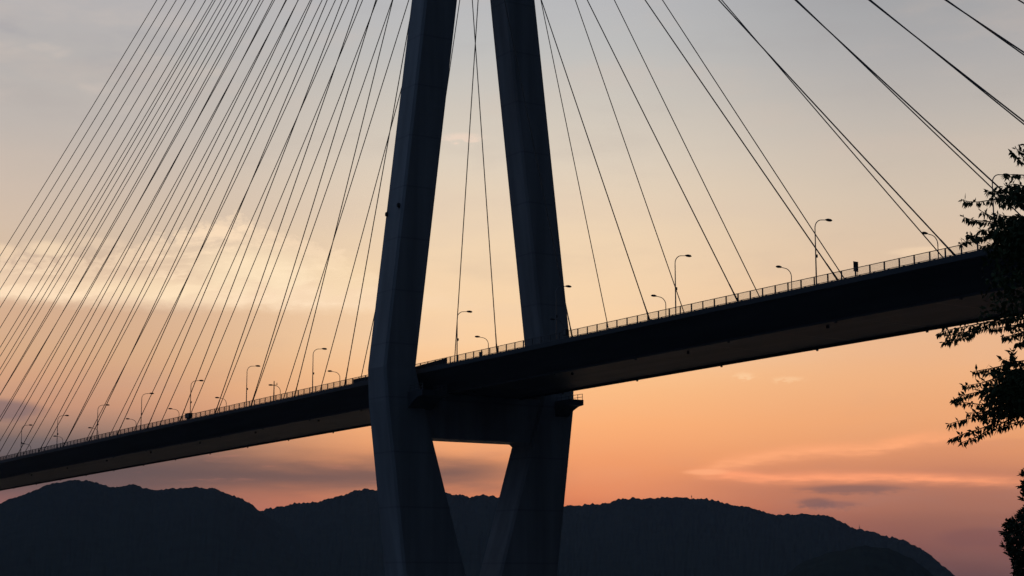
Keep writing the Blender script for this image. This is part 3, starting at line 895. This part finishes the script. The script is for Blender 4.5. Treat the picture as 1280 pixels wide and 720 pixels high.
sky = mixc(m_('MULTIPLY', m_('MULTIPLY', inside, m_('SUBTRACT', 1.0, ss(AZ, A_(1180), A_(1420)))), 0.30), sky, rgb((196, 124, 98)))
und = m_('MULTIPLY', gauss(m_('SUBTRACT', c1, 0.42), EW, 0.42), m_('MULTIPLY', ss(AZ, A_(800), A_(960)), m_('SUBTRACT', 1.0, ss(AZ, A_(1200), A_(1500)))))
sky = mixc(m_('MULTIPLY', und, 0.22), sky, rgb((158, 104, 92)))
sky = mixc(m_('MULTIPLY', m_('MULTIPLY', gauss(c1, EW, 0.15), win), m_('ADD', 0.92, m_('MULTIPLY', nF, 1.6))), sky, rgb((255, 160, 112)))
sky = mixc(m_('MULTIPLY', m_('MULTIPLY', gauss(c2, EW, 0.20), win2), m_('ADD', 0.82, m_('MULTIPLY', nF, 1.8))), sky, rgb((255, 170, 118)))
sky = blob(882, 590, 30, 4, (255, 172, 122), 0.8, 0.5, 2.5, 8.0, 45.0, (0.2, 0.8))
sky = blob(1065, 611.5, 64, 6, (124, 93, 88), 0.66, 1.0, 2.0, 9.0, 51.0, (0.12, 0.8))
sky = blob(1020, 629, 24, 7, (122, 90, 86), 0.7, 1.6, 3.2, 6.0, 53.0, (0.15, 0.8))
sky = blob(1045, 631, 30, 5, (128, 92, 88), 0.5, 1.6, 3.2, 6.0, 57.0, (0.15, 0.8))
sky = blob(1230, 672, 60, 14, (122, 80, 78), 0.4, 0.6, 1.0, 2.0, 55.0)
# thin wisps
sky = blob(578, 172, 36, 8, (240, 214, 194), 0.7, 2.0, 3.5, 7.0, 61.0, (0.35, 1.0))
sky = blob(930, 470, 18, 7, (255, 208, 160), 0.7, 2.6, 5.0, 14.0, 63.0, (0.4, 1.1))
sky = blob(985, 474, 28, 5, (255, 208, 160), 0.55, 2.6, 5.0, 14.0, 67.0, (0.4, 1.1))
sky = blob(1160, 314, 50, 7, (248, 216, 180), 0.5, 0.8, 1.5, 4.0, 65.0)
# upper-left broken cloud
nU = noise_n(0.35, 1.0, 71.0, 6)
um = m_('MULTIPLY', ss(nU, 0.0, 0.22), m_('MULTIPLY', gauss(E_(75, 100), EL, 1.5), m_('SUBTRACT', 1.0, ss(AZ, A_(150), A_(420)))))
sky = mixc(m_('MULTIPLY', um, 0.5), sky, rgb((214, 198, 186)))
um2 = m_('MULTIPLY', ss(m_('MULTIPLY', nU, -1), 0.0, 0.25), m_('MULTIPLY', gauss(E_(20, 100), EL, 1.8), m_('SUBTRACT', 1.0, ss(AZ, A_(100), A_(500)))))
sky = mixc(m_('MULTIPLY', um2, 0.5), sky, rgb((160, 158, 164)))

# the glow fades round to the dark eastern half of the sky
SUN_AZ, SUN_EL = A_(735), 0.6
fr = m_('SUBTRACT', 1.0, ss(m_('ABSOLUTE', m_('ADD', AZ, 3.0)), 21.0, 50.0))
east = ramp(EL, -5, 90, [(-5, rgb((2, 3, 6))), (0, rgb((5, 8, 14))), (7, rgb((10, 16, 24))), (25, rgb((37, 49, 65))), (55, rgb((52, 65, 84))), (90, rgb((50, 60, 78)))])
# the sky is seen through the air below: its own light is that much stronger low down
path = m_('MINIMUM', m_('DIVIDE', 339.0, m_('MAXIMUM', dU, 0.002)), 8600.0)
gain = m_('EXPONENT', m_('MULTIPLY', path, HAZE * 0.93))
gv = N('ShaderNodeCombineColor')
for i in range(3): nt.links.new(gain, gv.inputs[i])
sky = mixc(1.0, sky, gv.outputs[0], 'MULTIPLY')
# the southern (left) side of the dark half keeps a little more blue light
east = mixc(m_('MULTIPLY', ss(m_('MULTIPLY', AZ, -1.0), 30.0, 80.0), m_('SUBTRACT', 1.0, ss(m_('MULTIPLY', AZ, -1.0), 140.0, 179.0))), east, mixc(1.0, east, (2.5, 2.65, 2.8, 1), 'MULTIPLY'))
east = mixc(m_('MULTIPLY', ss(AZ, 40.0, 90.0), m_('SUBTRACT', 1.0, ss(AZ, 172.0, 180.0))), east, mixc(1.0, east, (0.5, 0.52, 0.55, 1), 'MULTIPLY'))
custom = mixc(fr, east, sky)
st_ = N('ShaderNodeTexSky'); st_.sky_type = 'NISHITA'; st_.sun_disc = False
st_.sun_elevation = R(SUN_EL)
sun_dir = FWD * math.cos(R(SUN_AZ)) + RGT * math.sin(R(SUN_AZ))
st_.sun_rotation = math.atan2(sun_dir.x, sun_dir.y)
bg1 = N('ShaderNodeBackground'); nt.links.new(custom, bg1.inputs['Color']); bg1.inputs['Strength'].default_value = 1.0
nis = mixc(fr, st_.outputs['Color'], (0.0, 0.0, 0.0, 1))
bg2 = N('ShaderNodeBackground'); nt.links.new(nis, bg2.inputs['Color']); bg2.inputs['Strength'].default_value = 0.006
ad = N('ShaderNodeAddShader'); nt.links.new(bg1.outputs[0], ad.inputs[0]); nt.links.new(bg2.outputs[0], ad.inputs[1])
wo = N('ShaderNodeOutputWorld'); nt.links.new(ad.outputs[0], wo.inputs['Surface'])
world.cycles.sampling_method = 'MANUAL'
world.cycles.sample_map_resolution = 512

# the sun, just set behind the ridge
sl = bpy.data.lights.new('sun', 'SUN'); sl.energy = 0.5; sl.angle = R(0.5); sl.color = (1.0, 0.62, 0.36)
slo = bpy.data.objects.new('sun', sl); COL.objects.link(slo)
sdir = sun_dir * math.cos(R(SUN_EL)) + UP * math.sin(R(SUN_EL))
slo.rotation_euler = sdir.to_track_quat('Z', 'Y').to_euler()
slo.location = (0, 0, 300)

# thin evening haze

if True:
    mb = MB(); mb.box((0, 0, (345 - 9) / 2), (14000, 14000, 345 + 9))
    hz = mb.build('haze', M['dark'], None)
    hm = bpy.data.materials.new('haze_air'); hm.use_nodes = True
    hn = hm.node_tree
    for n_ in list(hn.nodes): hn.nodes.remove(n_)
    pv = hn.nodes.new('ShaderNodeVolumePrincipled'); pv.inputs['Density'].default_value = HAZE
    pv.inputs['Color'].default_value = (0.5, 0.66, 0.92, 1); pv.inputs['Anisotropy'].default_value = 0.0
    ho = hn.nodes.new('ShaderNodeOutputMaterial'); hn.links.new(pv.outputs[0], ho.inputs['Volume'])
    hz.data.materials.clear(); hz.data.materials.append(hm)
    tag(hz, kind='stuff')

vs_ = scene.view_settings
vs_.view_transform = 'Standard'; vs_.look = 'None'; vs_.exposure = 0; vs_.gamma = 1
scene.cycles.volume_bounces = 0
